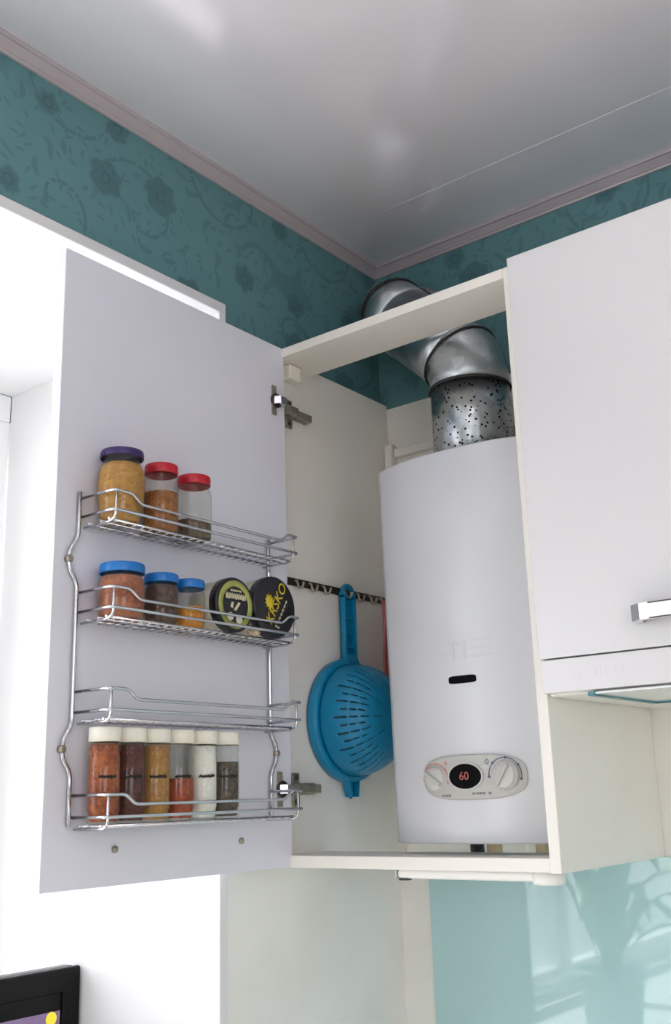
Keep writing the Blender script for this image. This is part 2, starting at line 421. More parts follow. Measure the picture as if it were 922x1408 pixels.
# white lining of the opening (its front edge shows as a narrow trim)
bm = bmesh.new()
box(bm, (WX, WY1-.0155, WZ1), (.004, WY0+.0155, WZ1+.0185), .001, 1)
box(bm, (WX, WY0, WZ0), (.004, WY0+.0155, WZ1), .001, 1); box(bm, (WX, WY1-.0155, WZ0), (.004, WY1, WZ1), .001, 1)
struct('trim_3', bm, 'liner', 'white lining boards of the deep window opening')
struct('trim_4', bbox((WX, WY1-.0155, WZ0-.03), (.05, WY0+.0155, WZ0), .004), 'liner', 'white window sill board')
def window(name, fn, a0, a1, z0, z1, n):
    """fn(a, d, z): a along the wall, d depth"""
    def bx(lo, hi, bev=.003):
        t_ = bmesh.new(); box(t_, lo, hi, bev); 
        for v in t_.verts: v.co = fn(*v.co)
        return t_
    f = .055
    bm = bx((a0, 0, z0), (a1, .06, z0+f)); merge(bm, bx((a0, 0, z1-f), (a1, .06, z1)))
    for a in (a0, a1-f): merge(bm, bx((a, 0, z0+f), (a+f, .06, z1-f)))
    root = struct(name, bm, 'pvc', 'white plastic window frame')
    w = (a1-a0-2*f)/n
    for i in range(n):
        s0 = a0+f+i*w+.002; s1 = s0+w-.004; g = .045
        bm = bx((s0, -.012, z0+f+.002), (s1, .05, z0+f+g)); merge(bm, bx((s0, -.012, z1-f-g), (s1, .05, z1-f-.002)))
        for a in (s0, s1-g): merge(bm, bx((a, -.012, z0+f+g), (a+g, .05, z1-f-g)))
        sash = struct('sash', bm, 'pvc', parent=root)
        struct('pane', bx((s0+g-.004, .015, z0+f+g-.004), (s1-g+.004, .021, z1-f-g+.004), 0), 'winglass', parent=sash)
window('window_1', lambda a, d, z: Vector((WX-d, -a, z)), -WY0, -WY1, WZ0, WZ1, 2)
window('added_window_front', lambda a, d, z: Vector((a, RY-.1-d, z)), FW[0], FW[1], FW[2], FW[3], 1)  # out of view, added as frontal fill
window('added_window_right', lambda a, d, z: Vector((RX+.1+d, a, z)), RW[0], RW[1], RW[2], RW[3], 2)  # out of view, added to brighten surfaces facing right
# aqua glass splashback below the cabinets
bs = single('glass_splashback', bbox((.0625, -.006, -.55), (RX-.02, -.0005, -.001), .0008, 1), 'splash', 'aqua back-painted glass splashback below the wall cabinets', 'splashback', (1.5, -.003, -.55))

# worktop under the wall cabinets (below the picture; it bounces the window light)
single('worktop', bbox((.055, -.60, WZ0-.04), (RX-.02, -.0065, WZ0), .003), 'white', 'white worktop running below the glass splashback', 'worktop', (1.5, -.3, WZ0-.04))

# ------------------------------------------------------------------ open boiler cabinet
D = .3487; XL = .016; XR = .4888; T = .016; ZT = .85
cab = Thing('boiler_cabinet', 'tall white wall cabinet with open door, built around the water heater', 'cabinet', (.245, -.17, 0))
cab.part('side_panel', bbox((.001, -D, 0), (XL, -.001, ZT), .0008, 1), 'cream')
cab.part('side_panel', bbox((XR-T, -D, -.001), (XR, -.001, ZT), .0008, 1), 'cream')
cab.part('top_rail', bbox((XL, -D, ZT-.016), (XR-T, -D+.10, ZT), .0008, 1), 'cream')
cab.part('bottom_panel', bbox((XL, -D, 0), (XR-T, -.235, .0175), .0008, 1), 'cream')
cab.part('bracket_cover', bbox((XL, -.322, .806), (XL+.02, -.29, .833), .003), 'cap', label='white plastic hanging bracket cover')
# door: hinged at the left, standing open along the window wall
DX = .041; DY0, DY1 = -.3446, -.8056; DZ0, DZ1 = .0011, .8501
door = cab.part('door', bbox((DX-.018, DY1, DZ0), (DX, DY0, DZ1), .0008, 1), 'door_in', label='open white cabinet door, its plain inner face towards the room')
for (sy, sz) in ((-.6934, .0451), (-.4586, .0441)):
    bm = BM(lathe, [(.0045, DX), (.0045, DX+.0025), (.003, DX+.004), (.0012, DX+.0042)], (0, sy, sz), 14, 'x')
    cab.part('screw', bm, 'nickel', door)
def hinge(z):
    bm = bmesh.new()      # cup and flange on the door
    fl = [(.0055, -.026), (.0055, -.012), (.018, -.009), (.019, .0), (.018, .009), (.0055, .012), (.0055, .026), (-.0065, .026), (-.0065, -.026)]
    prism(bm, fl, lambda u, v, d: Vector((d, -.372+u*.9, z+v)), DX, DX+.0022)
    h = cab.part('hinge', bm, 'nickel', label='dark nickel concealed hinge')
    bm = BM(lathe, [(.0125, DX+.0005), (.0125, DX+.004), (.0095, DX+.004), (.0088, DX+.0024)], (0, -.368, z), 24, 'x')
    cab.part('cup', bm, 'darkmetal', h)
    bm = bmesh.new()      # knuckle bridging door to arm
    pr = [(DX+.003, -.374), (DX+.013, -.368), (DX+.012, -.352), (.034, -.335), (.028, -.338), (DX+.001, -.356), (DX+.001, -.368)]
    prism(bm, pr, lambda u, v, d: Vector((u, v, d)), z-.0065, z+.0065)
    cab.part('knuckle', bm, 'chrome', h)
    bm = bmesh.new()
    box(bm, (.024, -.342, z-.0075), (.036, -.300, z+.0075), .0015); box(bm, (.0195, -.308, z-.0068), (.030, -.256, z+.0068), .0015)
    cab.part('arm', bm, 'nickel', h)
    bm = bmesh.new()
    box(bm, (XL, -.315, z-.027), (XL+.004, -.299, z+.025), .001); box(bm, (XL, -.325, z-.009), (XL+.006, -.262, z+.009), .001)
    cab.part('mounting_plate', bm, 'nickel', h)
    for dz in (-.019, .018):
        cab.part('screw', BM(lathe, [(.004, XL+.0035), (.004, XL+.0055), (.0015, XL+.0062)], (0, -.307, z+dz), 12, 'x'), 'darkmetal', h)
hinge(.748); hinge(.1148)

# hook rail inside, on the left side panel
rail = Thing('hook_rail', 'slim metal hook rail screwed to the inside of the cabinet wall', 'hook rail', (XL, -.18, .443))
rail.part('strip', bbox((XL, -.328, .4435), (XL+.004, -.035, .4565), .001), 'darkmetal')
rail.part('end_clip', bbox((XL, -.336, .443), (XL+.005, -.327, .457), .001), 'cap')
for hy in (-.302, -.265, -.229, -.17, -.132, -.095, -.06):
    p = [(XL+.004, hy, .452), (XL+.010, hy, .4505), (XL+.012, hy, .440), (XL+.018, hy, .4365), (XL+.023, hy, .441), (XL+.0235, hy, .447)]
    rail.part('hook', BM(tube, fillet(p, .004, 4), .0021, 8), 'nickel')

# blue colander hanging from the rail
def colander():
    cy, cz, Rr = -.174, .2265, .0985
    c = Thing('colander', 'turquoise blue plastic colander hanging by its handle from the hook rail', 'colander', (.06, cy, .10))
    x0 = XL+.016
    NL, prof = 200, []
    bm = bmesh.new()
    # bowl profile: angle from rim to the pole
    K = 34; dep = .088
    def pr(k):
        u = k/K
        a = u*PI/2
        return (Rr-.006)*(math.cos(a)**.80), x0+.004+dep*math.sin(a)**.92
    rows = [[bm.verts.new((pr(k)[1], cy+pr(k)[0]*math.cos(2*PI*i/NL), cz+pr(k)[0]*math.sin(2*PI*i/NL))) for i in range(NL)] for k in range(K)]
    def hole(k, i):
        j, q = i % 5, i//5
        if j: return False
        if q % 4 == 0: return 6 <= k < 12 or 13 <= k < 17 or 18 <= k < 22 or 24 <= k < 28
        if q % 2 == 0: return 7 <= k < 12 or 13 <= k < 17 or 18 <= k < 22
        return 9 <= k < 12 or 13 <= k < 16 or 17 <= k < 20
        return False
    for k in range(K-1):
        for i in range(NL):
            if hole(k, i): continue
            f = bm.faces.new((rows[k][i], rows[k][(i+1) % NL], rows[k+1][(i+1) % NL], rows[k+1][i])); f.smooth = True
    f = bm.faces.new(rows[-1])
    bowl = c.part('bowl', bm, 'blue')
    sm = bowl.modifiers.new('thickness', 'SOLIDIFY'); sm.thickness = .0022; sm.offset = -1
    # rim: broad flange with a rolled lip
    rp = [(Rr-.009, x0+.0045), (Rr-.002, x0+.0055), (Rr+.003, x0+.0035), (Rr+.005, x0-.004), (Rr+.004, x0-.013), (Rr+.002, x0-.013), (Rr+.0025, x0-.004), (Rr-.001, x0+.001), (Rr-.009, x0+.0015)]
    bm = bmesh.new(); lathe(bm, rp+[rp[0]], (0, cy, cz), 96, 'x', cap=False)
    bmesh.ops.remove_doubles(bm, verts=list(bm.verts), dist=1e-5)
    c.part('rim', bm, 'blue')
    # handle: channel with side walls and cross ribs, hole at the end
    hy0, hy1, z0, z1 = -.1865, -.1530, cz+Rr-.004, .459
    hx0, hx1 = x0-.008, x0+.004
    bm = bmesh.new()
    box(bm, (hx0, hy0, z0), (hx0+.003, hy1, z1-.022), .001)
    for y in (hy0, hy1-.004): box(bm, (hx0, y, z0), (hx1, y+.004, z1-.012), .001)
    box(bm, (hx0, hy0, z1-.022), (hx1, hy1, z1-.017), .001)
    for z in (z0+.03, z0+.055, z0+.08): box(bm, (hx0, hy0+.003, z-.0015), (hx1-.002, hy1-.003, z+.0015), .0005)
    arc = [Vector(((hx0+hx1)/2, (hy0+hy1)/2-.0145*math.cos(a), z1-.013+.013*math.sin(a))) for a in [PI*i/12 for i in range(13)]]
    for a, b_ in zip(arc, arc[1:]):
        tube(bm, [a, b_], .0045, 8)
    # foot flare where the handle meets the rim
    prism(bm, [(hy0-.004, z0-.012), (hy1+.004, z0-.012), (hy1-.006, z0+.016), (hy0+.006, z0+.016)], lambda u, v, d: Vector((d, u, v)), hx0+.003, hx1+.003)
    c.part('handle', bm, 'blue')
    # rest lug at the bottom
    zb = cz-Rr
    bm = bmesh.new()
    prism(bm, [(cy-.017, zb+.004), (cy+.019, zb+.004), (cy+.013, zb-.022), (cy+.003, zb-.031), (cy-.010, zb-.024)], lambda u, v, d: Vector((d, u, v)), x0-.010, x0-.006)
    for (u0, u1) in ((cy-.017, cy-.013), (cy+.010, cy+.014)):
        prism(bm, [(u0, zb+.003), (u1, zb+.003), (u1*.6+(cy+.001)*.4, zb-.028), (u0*.6+(cy+.001)*.4, zb-.028)], lambda u, v, d: Vector((d, u, v)), x0-.010, x0+.005)
    c.part('rest_lug', bm, 'blue')
colander()
# cloth on a hook by the heater
bm = bmesh.new()
n = 9
gr = []
for k in range(8):
    z = .441-.026*k; w = .010+.0042*min(k, 4)
    row = []
    for i in range(n):
        u = i/(n-1)-.5
        row.append(bm.verts.new((XL+.022+.006*math.sin(u*14+.4*k)+.002*k*.5, -.062+u*2*w, z-.004*math.cos(u*7))))
    gr.append(row)
for a, b_ in zip(gr, gr[1:]):
    for i in range(n-1):
        f = bm.faces.new((a[i], a[i+1], b_[i+1], b_[i])); f.smooth = True
cloth = single('kitchen_cloth', bm, 'red_cloth', 'pinkish red cloth hanging from the hook rail behind the water heater', 'cloth', (XL+.02, -.062, .25))
sm = cloth.modifiers.new('thickness', 'SOLIDIFY'); sm.thickness = .002

# white trunking and batten on the wall behind the heater
single('pipe_trunking', bbox((.018, -.022, .02), (.036, -.0005, .762), .004), 'cream', 'narrow cream vertical trunking in the cabinet corner behind the heater', 'trunking', (.027, -.011, .02))
single('wall_batten', bbox((.037, -.014, .735), (.44, -.0005, .752), .002), 'cream', 'cream horizontal batten on the wall behind the heater', 'batten', (.24, -.007, .735))

# ------------------------------------------------------------------ water heater
BX0, BX1, BZ0, BZ1 = .1955, .4675, .0325, .604
BC = (BX0+BX1)/2; BH = (BX1-BX0)/2
def by(x, z):
    """front surface of the heater cover"""
    lean = -.012*((z-BZ0)/(BZ1-BZ0))
    q = abs(x-BC)/BH
    return -.312 + .028*q**2.6 + lean
wh = Thing('water_heater', 'white wall-hung gas water heater standing inside the open cabinet', 'water heater', (BC, -.15, BZ0))
bm = bmesh.new()
nx = 40
def outline(z):
    o_ = [(BX0, -.06)] + [(BX0 + (BX1-BX0)*i/nx, by(BX0 + (BX1-BX0)*i/nx, z)) for i in range(nx+1)] + [(BX1, -.06)]
    return o_
lv = [(BZ0, .0), (BZ0+.002, .0015), (BZ1-.0035, .0015), (BZ1, 0)]
rings = []
for z, g in ((BZ0, .002), (BZ0+.003, 0), (BZ0+.12, 0), (BZ0+.3, 0), (BZ0+.45, 0), (BZ1-.003, 0), (BZ1, .002)):
    rings.append([bm.verts.new((x, y+g, z)) for x, y in outline(z)])
for a, b_ in zip(rings, rings[1:]):
    for i in range(len(a)):
        j = (i+1) % len(a); f = bm.faces.new((a[i], a[j], b_[j], b_[i])); f.smooth = (0 < i < nx+1)
bm.faces.new(rings[0][::-1]); bm.faces.new(rings[-1])
cover = wh.part('front_cover', bm, 'boiler', label='white enamelled front cover, gently bowed')
wh.part('back_plate', bbox((BX0+.01, -.06, BZ0+.01), (BX1-.01, -.003, BZ1-.02), .003), 'panelgrey')
def on_front(px, pz, d): return Vector((px, by(px, pz)-d, pz))
def stadium(x0, x1, z0, z1, n=10, p=2.6, tilt=0):
    cx, cz, a, b_ = (x0+x1)/2, (z0+z1)/2, (x1-x0)/2, (z1-z0)/2
    out = []
    for i in range(4*n):
        th = 2*PI*i/(4*n); c, s = math.cos(th), math.sin(th)
        out.append((cx+a*math.copysign(abs(c)**(2/p), c), cz+b_*math.copysign(abs(s)**(2/p), s)))
    return out
def plate(name, outl, d0, d1, m, parent, label=None, bev=0):
    bm = bmesh.new()
    a = [bm.verts.new(on_front(u, v, d0)) for u, v in outl]
    cx = sum(p[0] for p in outl)/len(outl); cz = sum(p[1] for p in outl)/len(outl)
    rings = [a]
    for k, d in ((1.0, d1-bev), (.94 if bev else .999, d1)):
        rings.append([bm.verts.new(on_front(cx+(u-cx)*k, cz+(v-cz)*k, d)) for u, v in outl])
    for r0, r1 in zip(rings, rings[1:]):
        for i in range(len(outl)):
            j = (i+1) % len(outl); bm.faces.new((r0[i], r0[j], r1[j], r1[i]))
    # dense fan so the bowed face is followed
    mid = [bm.verts.new(on_front(cx+(u-cx)*.5, cz+(v-cz)*.5, d1)) for u, v in outl]
    for i in range(len(outl)):
        j = (i+1) % len(outl); bm.faces.new((rings[-1][i], rings[-1][j], mid[j], mid[i]))
    bm.faces.new(mid)
    return wh.part(name, bm, m, parent, label)
# sight slot and faint raised logo
plate('sight_slot', stadium(.319, .3645, .2525, .2637, 8, 5), -.002, .0006, 'matte_black', None, 'black flame sight slot')
bm = bmesh.new()
for (x0, x1, z0, z1) in ((.345, .352, .287, .314), (.358, .392, .311, .3145), (.358, .390, .2995, .303), (.358, .392, .288, .2915), (.322, .340, .309, .312), (.328, .332, .287, .309), (.303, .316, .294, .298)):
    prism(bm, [(x0, z0), (x1, z0), (x1, z1), (x0, z1)], lambda u, v, d: on_front(u, v, d), -.001, .0005)
wh.part('raised_logo', bm, 'emboss', label='faint raised logo')
# control panel
cp = plate('control_panel', stadium(.2645, .4275, .0915, .1535, 12, 3.0), -.002, .005, 'panelgrey', None, 'oval light grey control panel', .0025)
def disc(cx, cz, a, b_, n=32): return [(cx+a*math.cos(2*PI*i/n), cz+b_*math.sin(2*PI*i/n)) for i in range(n)]
dsx, dsz = .3385, .1235
plate('display_ring', disc(dsx, dsz, .0285, .0195), .004, .0065, 'knob', cp)
plate('display', disc(dsx, dsz, .0255, .0170), 0.006, .0072, 'matte_black', cp, 'oval black display')
wh.part('digits', text_bm('60', .016, frame_mtx(on_front(dsx-.001, dsz, .0076), (1, 0, 0), (0, 0, 1))), 'digits', cp, 'red lit digits')
def knob(cx, cz, r, ang, mk):
    y = by(cx, cz)
    bm = BM(lathe, [(r*1.12, y-.0045), (r*1.12, y-.0060), (r, y-.0062), (r*.97, y-.0105), (r*.90, y-.012), (r*.3, y-.0122)], (cx, 0, cz), 32, 'y')
    k = wh.part('knob', bm, 'knob', cp, 'round pale grey dial')
    bm = bmesh.new(); t_ = bmesh.new(); box(t_, (-r*.92, -.0045, -.0026), (r*.92, .001, .0026), .0012)
    merge(bm, t_, Matrix.Translation((cx, y-.0125, cz)) @ Matrix.Rotation(-ang, 4, 'Y'))
    wh.part('grip', bm, 'panelgrey', cp)
    bm = bmesh.new()
    a0, a1 = math.radians(-15), math.radians(185)
    rr = r*1.28
    pts = [on_front(cx+rr*math.cos(a0+(a1-a0)*i/20), cz+rr*math.sin(a0+(a1-a0)*i/20), .0052) for i in range(21)]
    tube(bm, pts, .0006, 6)
    for i in range(0, 21, 5):
        lathe(bm, [(.0017, pts[i].y-.0006), (.0017, pts[i].y+.0006)], (pts[i].x, 0, pts[i].z), 10, 'y')
    wh.part('dial_scale', bm, mk, cp)
knob(.2885, .1215, .0165, math.radians(-35), 'print_red'); knob(.3985, .1235, .0182, math.radians(58), 'print_blue')
bm = bmesh.new()
for x0 in (.298, .304, .309): box(bm, (x0, on_front(x0, .098, .0056).y, .0965), (x0+.004, on_front(x0, .098, .004).y, .0995))
wh.part('panel_print', bm, 'print_grey', cp); bm = bmesh.new()
for x0 in (.348, .354, .359, .364, .373): box(bm, (x0, on_front(x0, .1, .0056).y, .0985), (x0+.0038, on_front(x0, .1, .004).y, .1015))
wh.part('panel_print', bm, 'print_grey', cp)
bm = bmesh.new(); tube(bm, [on_front(.3735+.0025*math.cos(a), .142+.003*math.sin(a), .0052) for a in [2*PI*i/12 for i in range(12)]], .0005, 6, True)
wh.part('tap_mark', bm, 'print_blue', cp)
bm = bmesh.new(); tube(bm, [on_front(.3065+.002*math.cos(a), .1425+.003*math.sin(a), .0052) for a in [2*PI*i/12 for i in range(12)]], .0005, 6, True)
wh.part('flame_mark', bm, 'print_red', cp)
# connections below, seen in the gap over the bottom panel
def stub(x, y, r, m, name, zlo=.0):
    bm = BM(lathe, [(r, zlo), (r, BZ0-.006), (r*1.35, BZ0-.006), (r*1.35, BZ0+.002)], (x, y, 0), 18)
    wh.part(name, bm, m)
stub(.262, -.17, .011, 'black', 'drain_valve'); stub(.292, -.17, .012, 'brass', 'pipe_union'); stub(.362, -.19, .006, 'cap', 'pipe_stub'); stub(.43, -.225, .009, 'darkmetal', 'gas_valve'); stub(.345, -.12, .010, 'brass', 'pipe_union')

# ------------------------------------------------------------------ flue duct
DR = .067
fd = Thing('flue_duct', 'galvanised steel flue duct bending from the heater into the wall', 'duct', (.300, -.17, BZ1))
def swept(path, r=DR, seg=40):
    return BM(tube, path, r, seg)
ax, ay = .300, -.165
P1 = Vector((ax, ay, .757)); 
up = Vector((0, 0, 1)); dg = Vector((-.70, .08, .71)).normalized(); back = Vector((0, 1, 0))
fd.part('lower_pipe', swept([(ax, ay, BZ1-.002), (ax, ay, .68), P1]), 'duct', label='straight flecked galvanised pipe on the heater')
mid = (up+dg).normalized()
P2 = P1 + up*.028 + mid*.034
P3 = P2 + dg*.030
fd.part('elbow_segment', swept(fillet([P1, P1+up*.030, P2, P2+dg*.008], .012, 3)), 'duct2')
end = Vector((.092, -.088, 1.000))
d2 = (end-P2).normalized()
fd.part('slanting_pipe', swept([P2+dg*.004, P3, P2.lerp(end, .72)], DR-.0016), 'duct2')
e0 = P2.lerp(end, .70)
fd.part('upper_elbow', swept(fillet([e0, end, Vector((end.x, -.001, end.z))], .035, 8)), 'duct2')
def band(c, d, r=DR+.0008, m='rubber', w=.0026, name='seam_band'):
    d = Vector(d).normalized(); u = d.orthogonal().normalized(); s = d.cross(u)
    bm = BM(tube, [c + (u*math.cos(2*PI*i/56) + s*math.sin(2*PI*i/56))*r for i in range(56)], w, 8, True)
    fd.part(name, bm, m)
band(P1, up); band(P2+dg*.004, (up*.35+dg).normalized()); band(end-d2*.016, d2); band(Vector((end.x, -.03, end.z)), back)
bm = BM(lathe, [(DR+.0002, -.001), (DR+.009, -.001), (DR+.009, -.010), (DR+.001, -.013)], (end.x+.005, 0, end.z), 48, 'y', cap=False)
fd.part('wall_collar', bm, 'duct2')

# ------------------------------------------------------------------ cabinet over the hood, and the hood
YF = -D-.018
hc = Thing('hood_cabinet', 'closed white gloss wall cabinet above the cooker hood', 'cabinet', (.79, -.18, .267))
for x in (.4905, 1.074): hc.part('side_panel', bbox((x, -D, .268), (x+T, -.001, ZT)), 'cream')
hc.part('top_panel', bbox((.4905+T, -D, ZT-T), (1.074, -.001, ZT)), 'cream')
hc.part('bottom_panel', bbox((.4905+T, -D, .268), (1.074, -.001, .268+T)), 'cream')
hd = hc.part('door', bbox((.4895, YF, .2670), (1.0895, -D-.0006, .8523), .0012, 2), 'gloss', label='plain white glossy lift-up door')
# chrome bow handle
hz = .3075
bm = bmesh.new()
pr = [(.628, YF), (.638, YF), (.6405, YF-.016), (.650, YF-.024), (.930, YF-.024), (.9395, YF-.016), (.942, YF), (.952, YF), (.950, YF-.021), (.936, YF-.031), (.644, YF-.031), (.630, YF-.021)]
prism(bm, pr, lambda u, v, d: Vector((u, v, d)), hz-.010, hz+.010)
hn = hc.part('handle', bm, 'satin_chrome', hd, 'polished chrome bow handle')
bm = bmesh.new()
for z in (hz-.010, hz+.0085):
    box(bm, (.656, YF-.0325, z), (.924, YF-.030, z+.0015), .0005)
hc.part('handle_edge', bm, 'darkmetal', hd)

hood = Thing('cooker_hood', 'slim white built-in cooker hood under the closed cabinet', 'cooker hood', (.79, -.18, .216))
hood.part('front_strip', bbox((.4915, YF, .2225), (1.0885, -D+.004, .2650), .0012), 'gloss', label='white front strip with faint raised lettering')
hood.part('housing', bbox((.4915, -D+.004, .2200), (1.0885, -.001, .2675), .001, 1), 'cream')
hood.part('visor_glass', bbox((.560, YF+.006, .2172), (1.03, -.155, .2199), 0), 'hoodglass')
bm = bmesh.new()
box(bm, (.5520, YF+.004, .2150), (.5615, -.152, .2205), .0005, 1); box(bm, (.5615, -.158, .2150), (1.03, -.152, .2205), .0005, 1)
hood.part('glass_edge', bm, 'hoodedge', label='teal polished glass edge')
bm = bmesh.new()
xx = .532
for w, h in ((.008, .010), (.003, .010), (.009, .007), (.006, .010), (.003, .013), (.003, .013), (.009, .009), (.007, .010)):
    prism(bm, [(xx, .2385), (xx+w, .2385), (xx+w, .2385+h), (xx, .2385+h)], lambda u, v, d: Vector((u, d, v)), YF+.001, YF-.0004); xx += w+.0035
hood.part('raised_lettering', bm, 'gloss')

# slim lamp under the boiler cabinet
lp = Thing('undercabinet_lamp', 'slim white plastic lamp fixed under the boiler cabinet', 'lamp', (.34, -.30, -.018))
lp.part('body', bbox((.214, -.318, -.0145), (.44, -.282, -.0012), .005, 3), 'white')
bm = BM(lathe, [(.0175, -.0175), (.0205, -.0165), (.0215, -.0135), (.0215, -.001)], (.4515, -.312, 0), 28)
lp.part('end_cap', bm, 'white')
lp.part('switch', bbox((.2165, -.3175, -.0168), (.232, -.306, -.0140), .001), 'black')
bm = bmesh.new()   # thin cable clip at the front edge
lp.part('side_cap', bbox((.2105, -.319, -.0150), (.2142, -.281, -.0012), .001), 'panelgrey')

# ------------------------------------------------------------------ spice rack on the door
rk = Thing('spice_rack', 'four-tier chrome wire spice rack screwed inside the open door', 'spice rack', (.07, -.58, .07))
RB, RF = DX+.0035, .1085           # back and front of the baskets
YL, YR = -.765, -.398
FLOORS = [.4545, .3270, .1995, .0725]
rp_, rr_ = .0030, .0022
def post(y, sgn):
    pts = [(RB, y, .502), (RB, y, .439), (RB, y+sgn*.014, .420), (RB, y+sgn*.014, .398), (RB, y, .379),
           (RB, y, .196), (RB, y+sgn*.013, .180), (RB, y+sgn*.013, .156), (RB, y, .140), (RB, y, .076)]
    p = rk.part('post', BM(tube, fillet(pts, .010, 4), rp_, 10), 'chrome')
    for z in (.409, .168):
        q = BM(lathe, [(.0052, RB-.003), (.0052, RB+.0028), (.003, RB+.0045)], (0, y+sgn*.014, z), 16, 'x'); rk.part('fixing_screw', q, 'nickel', p)
post(YL-.005, -1); post(YR+.003, 1)
for fz in FLOORS:
    zt_, zd, zm = fz+.0395, fz+.0275, fz+.0135
    pts = [(RB, YL, zt_), (RF, YL, zt_), (RF, YL+.030, zt_), (RF, YL+.046, zd), (RF, YR-.040, zd), (RF, YR-.024, zt_), (RF, YR, zt_), (RB, YR, zt_)]
    rk.part('top_rail', BM(tube, fillet(pts, .006, 4), rr_, 8), 'chrome')
    pts = [(RB, YL, zm), (RF, YL, zm), (RF, YR, zm), (RB, YR, zm)]
    rk.part('middle_rail', BM(tube, fillet(pts, .006, 4), rr_, 8), 'chrome')
    for y in (YL+.004, YR-.010):
        pts = [(RF-.001, y, zt_), (RF-.001, y, fz+.004), (RF-.012, y, fz-.0005), (RB, y, fz-.0005)]
        rk.part('upright', BM(tube, fillet(pts, .006, 4), .0018, 8), 'chrome')
    fr = bmesh.new()
    for x in (RF-.013, RF-.030, RB+.010): tube(fr, [(x, YL+.002, fz+.0030), (x, YR-.008, fz+.0030)], .0016, 8)
    rk.part('floor_frame', fr, 'chrome')
    fw = bmesh.new(); y = YL+.016
    while y < YR-.016:
        tube(fw, [(RF-.010, y, fz+.0012), (RB, y, fz+.0012)], .00065, 6); y += .015
    rk.part('floor_wires', fw, 'chrome', kind='stuff')

# ------------------------------------------------------------------ jars, shakers and tins in the rack
JX = (RB+RF)/2-.001
def jar(name, label, y, fz, r, h, lidm, contm, fill, lid_h, lid_r, shape, group=None, inner_label=None):
    z = fz+.0048
    j = Thing(name, label, 'jar', (JX, y, z), group)
    hb = h-lid_h
    if shape == 'bulb':
        pr = [(r*.72, 0), (r*.80, .003), (r*.86, hb*.12), (r*.97, hb*.40), (r, hb*.58), (r*.97, hb*.74), (r*.86, hb*.86), (r*.74, hb*.93), (r*.76, hb), (r*.76, h-.005)]
    elif shape == 'straight':
        pr = [(r*.88, 0), (r, .005), (r, hb*.78), (r*.95, hb*.86), (r*.84, hb*.93), (r*.84, h-.005)]
    else:   # squat with tapered foot
        pr = [(r*.86, 0), (r*.95, .005), (r, hb*.35), (r, hb*.74), (r*.93, hb*.87), (r*.86, hb*.92), (r*.86, h-.005)]
    bm = BM(lathe, pr, (JX, y, z), 36)
    for f in bm.faces: f.smooth = len(f.verts) == 4
    j.part('glass_body', bm, 'jarglass')
    top = hb*fill
    def rad(zz):
        for (r0, z0), (r1, z1) in zip(pr, pr[1:]):
            if z0 <= zz <= z1: return r0+(r1-r0)*(zz-z0)/max(1e-6, z1-z0)
        return pr[-1][0]
    cp_ = [(rad(.0025)*.5, .0025)]+[(rad(k)-.0016, k) for k in [.003+(top-.003)*i/14 for i in range(15)]]+[(rad(top)*.4, top+.0022)]
    j.part('contents', BM(lathe, cp_, (JX, y, z), 30), contm, label=inner_label)
    lp_ = [(lid_r*.3, h-.0042), (lid_r-.0016, h-.0042), (lid_r-.0016, hb-.002), (lid_r*.985, hb-.002), (lid_r, hb-.001), (lid_r, h-.003), (lid_r*.97, h-.0008), (lid_r*.90, h), (lid_r*.86, h-.0012)]
    bm = BM(lathe, lp_, (JX, y, z), 48)
    j.part('lid', bm, lidm)
    return j
G1 = None
S_must = speckle('mustard_seed', (206, 150, 62), (166, 112, 40), 190, .7, (186, 140, 70))
S_cum = speckle('orange_brown_seed', (188, 120, 52), (132, 74, 30), 240, .8)
S_grey = speckle('grey_brown_spice', (132, 112, 92), (92, 78, 62), 240, .9)
S_pink = speckle('pinkish_brown_spice', (186, 108, 76), (140, 72, 46), 220, .9, (200, 128, 96))
S_dark = speckle('dark_brown_spice', (104, 74, 60), (66, 44, 36), 220, .9)
S_yel = speckle('orange_yellow_spice', (232, 160, 48), (206, 128, 28), 260, .9)
jar('spice_jar', 'bulbous glass jar of mustard seeds with dark purple lid on top tier', -.726, FLOORS[0], .0325, .1015, 'lid_purple', S_must, .88, .0085, .0295, 'bulb')
jar('spice_jar', 'red-lidded glass jar two thirds full of orange-brown seeds', -.6545, FLOORS[0], .0250, .0985, 'lid_red', S_cum, .66, .0120, .0235, 'straight')
jar('spice_jar', 'red-lidded glass jar nearly empty with grey-brown spice at the bottom', -.5910, FLOORS[0], .0262, .0960, 'lid_red', S_grey, .34, .0120, .0243, 'straight')
jar('spice_jar', 'widest blue-lidded squat jar full of pinkish brown spice', -.7210, FLOORS[1], .0308, .0735, 'lid_blue', S_pink, .90, .0110, .0300, 'squat')
jar('spice_jar', 'blue-lidded squat jar full of dark brown spice', -.6515, FLOORS[1], .0240, .0700, 'lid_blue', S_dark, .90, .0105, .0236, 'squat')
jar('spice_jar', 'blue-lidded squat jar half full of orange-yellow spice', -.5990, FLOORS[1], .0228, .0690, 'lid_blue', S_yel, .52, .0105, .0222, 'squat')

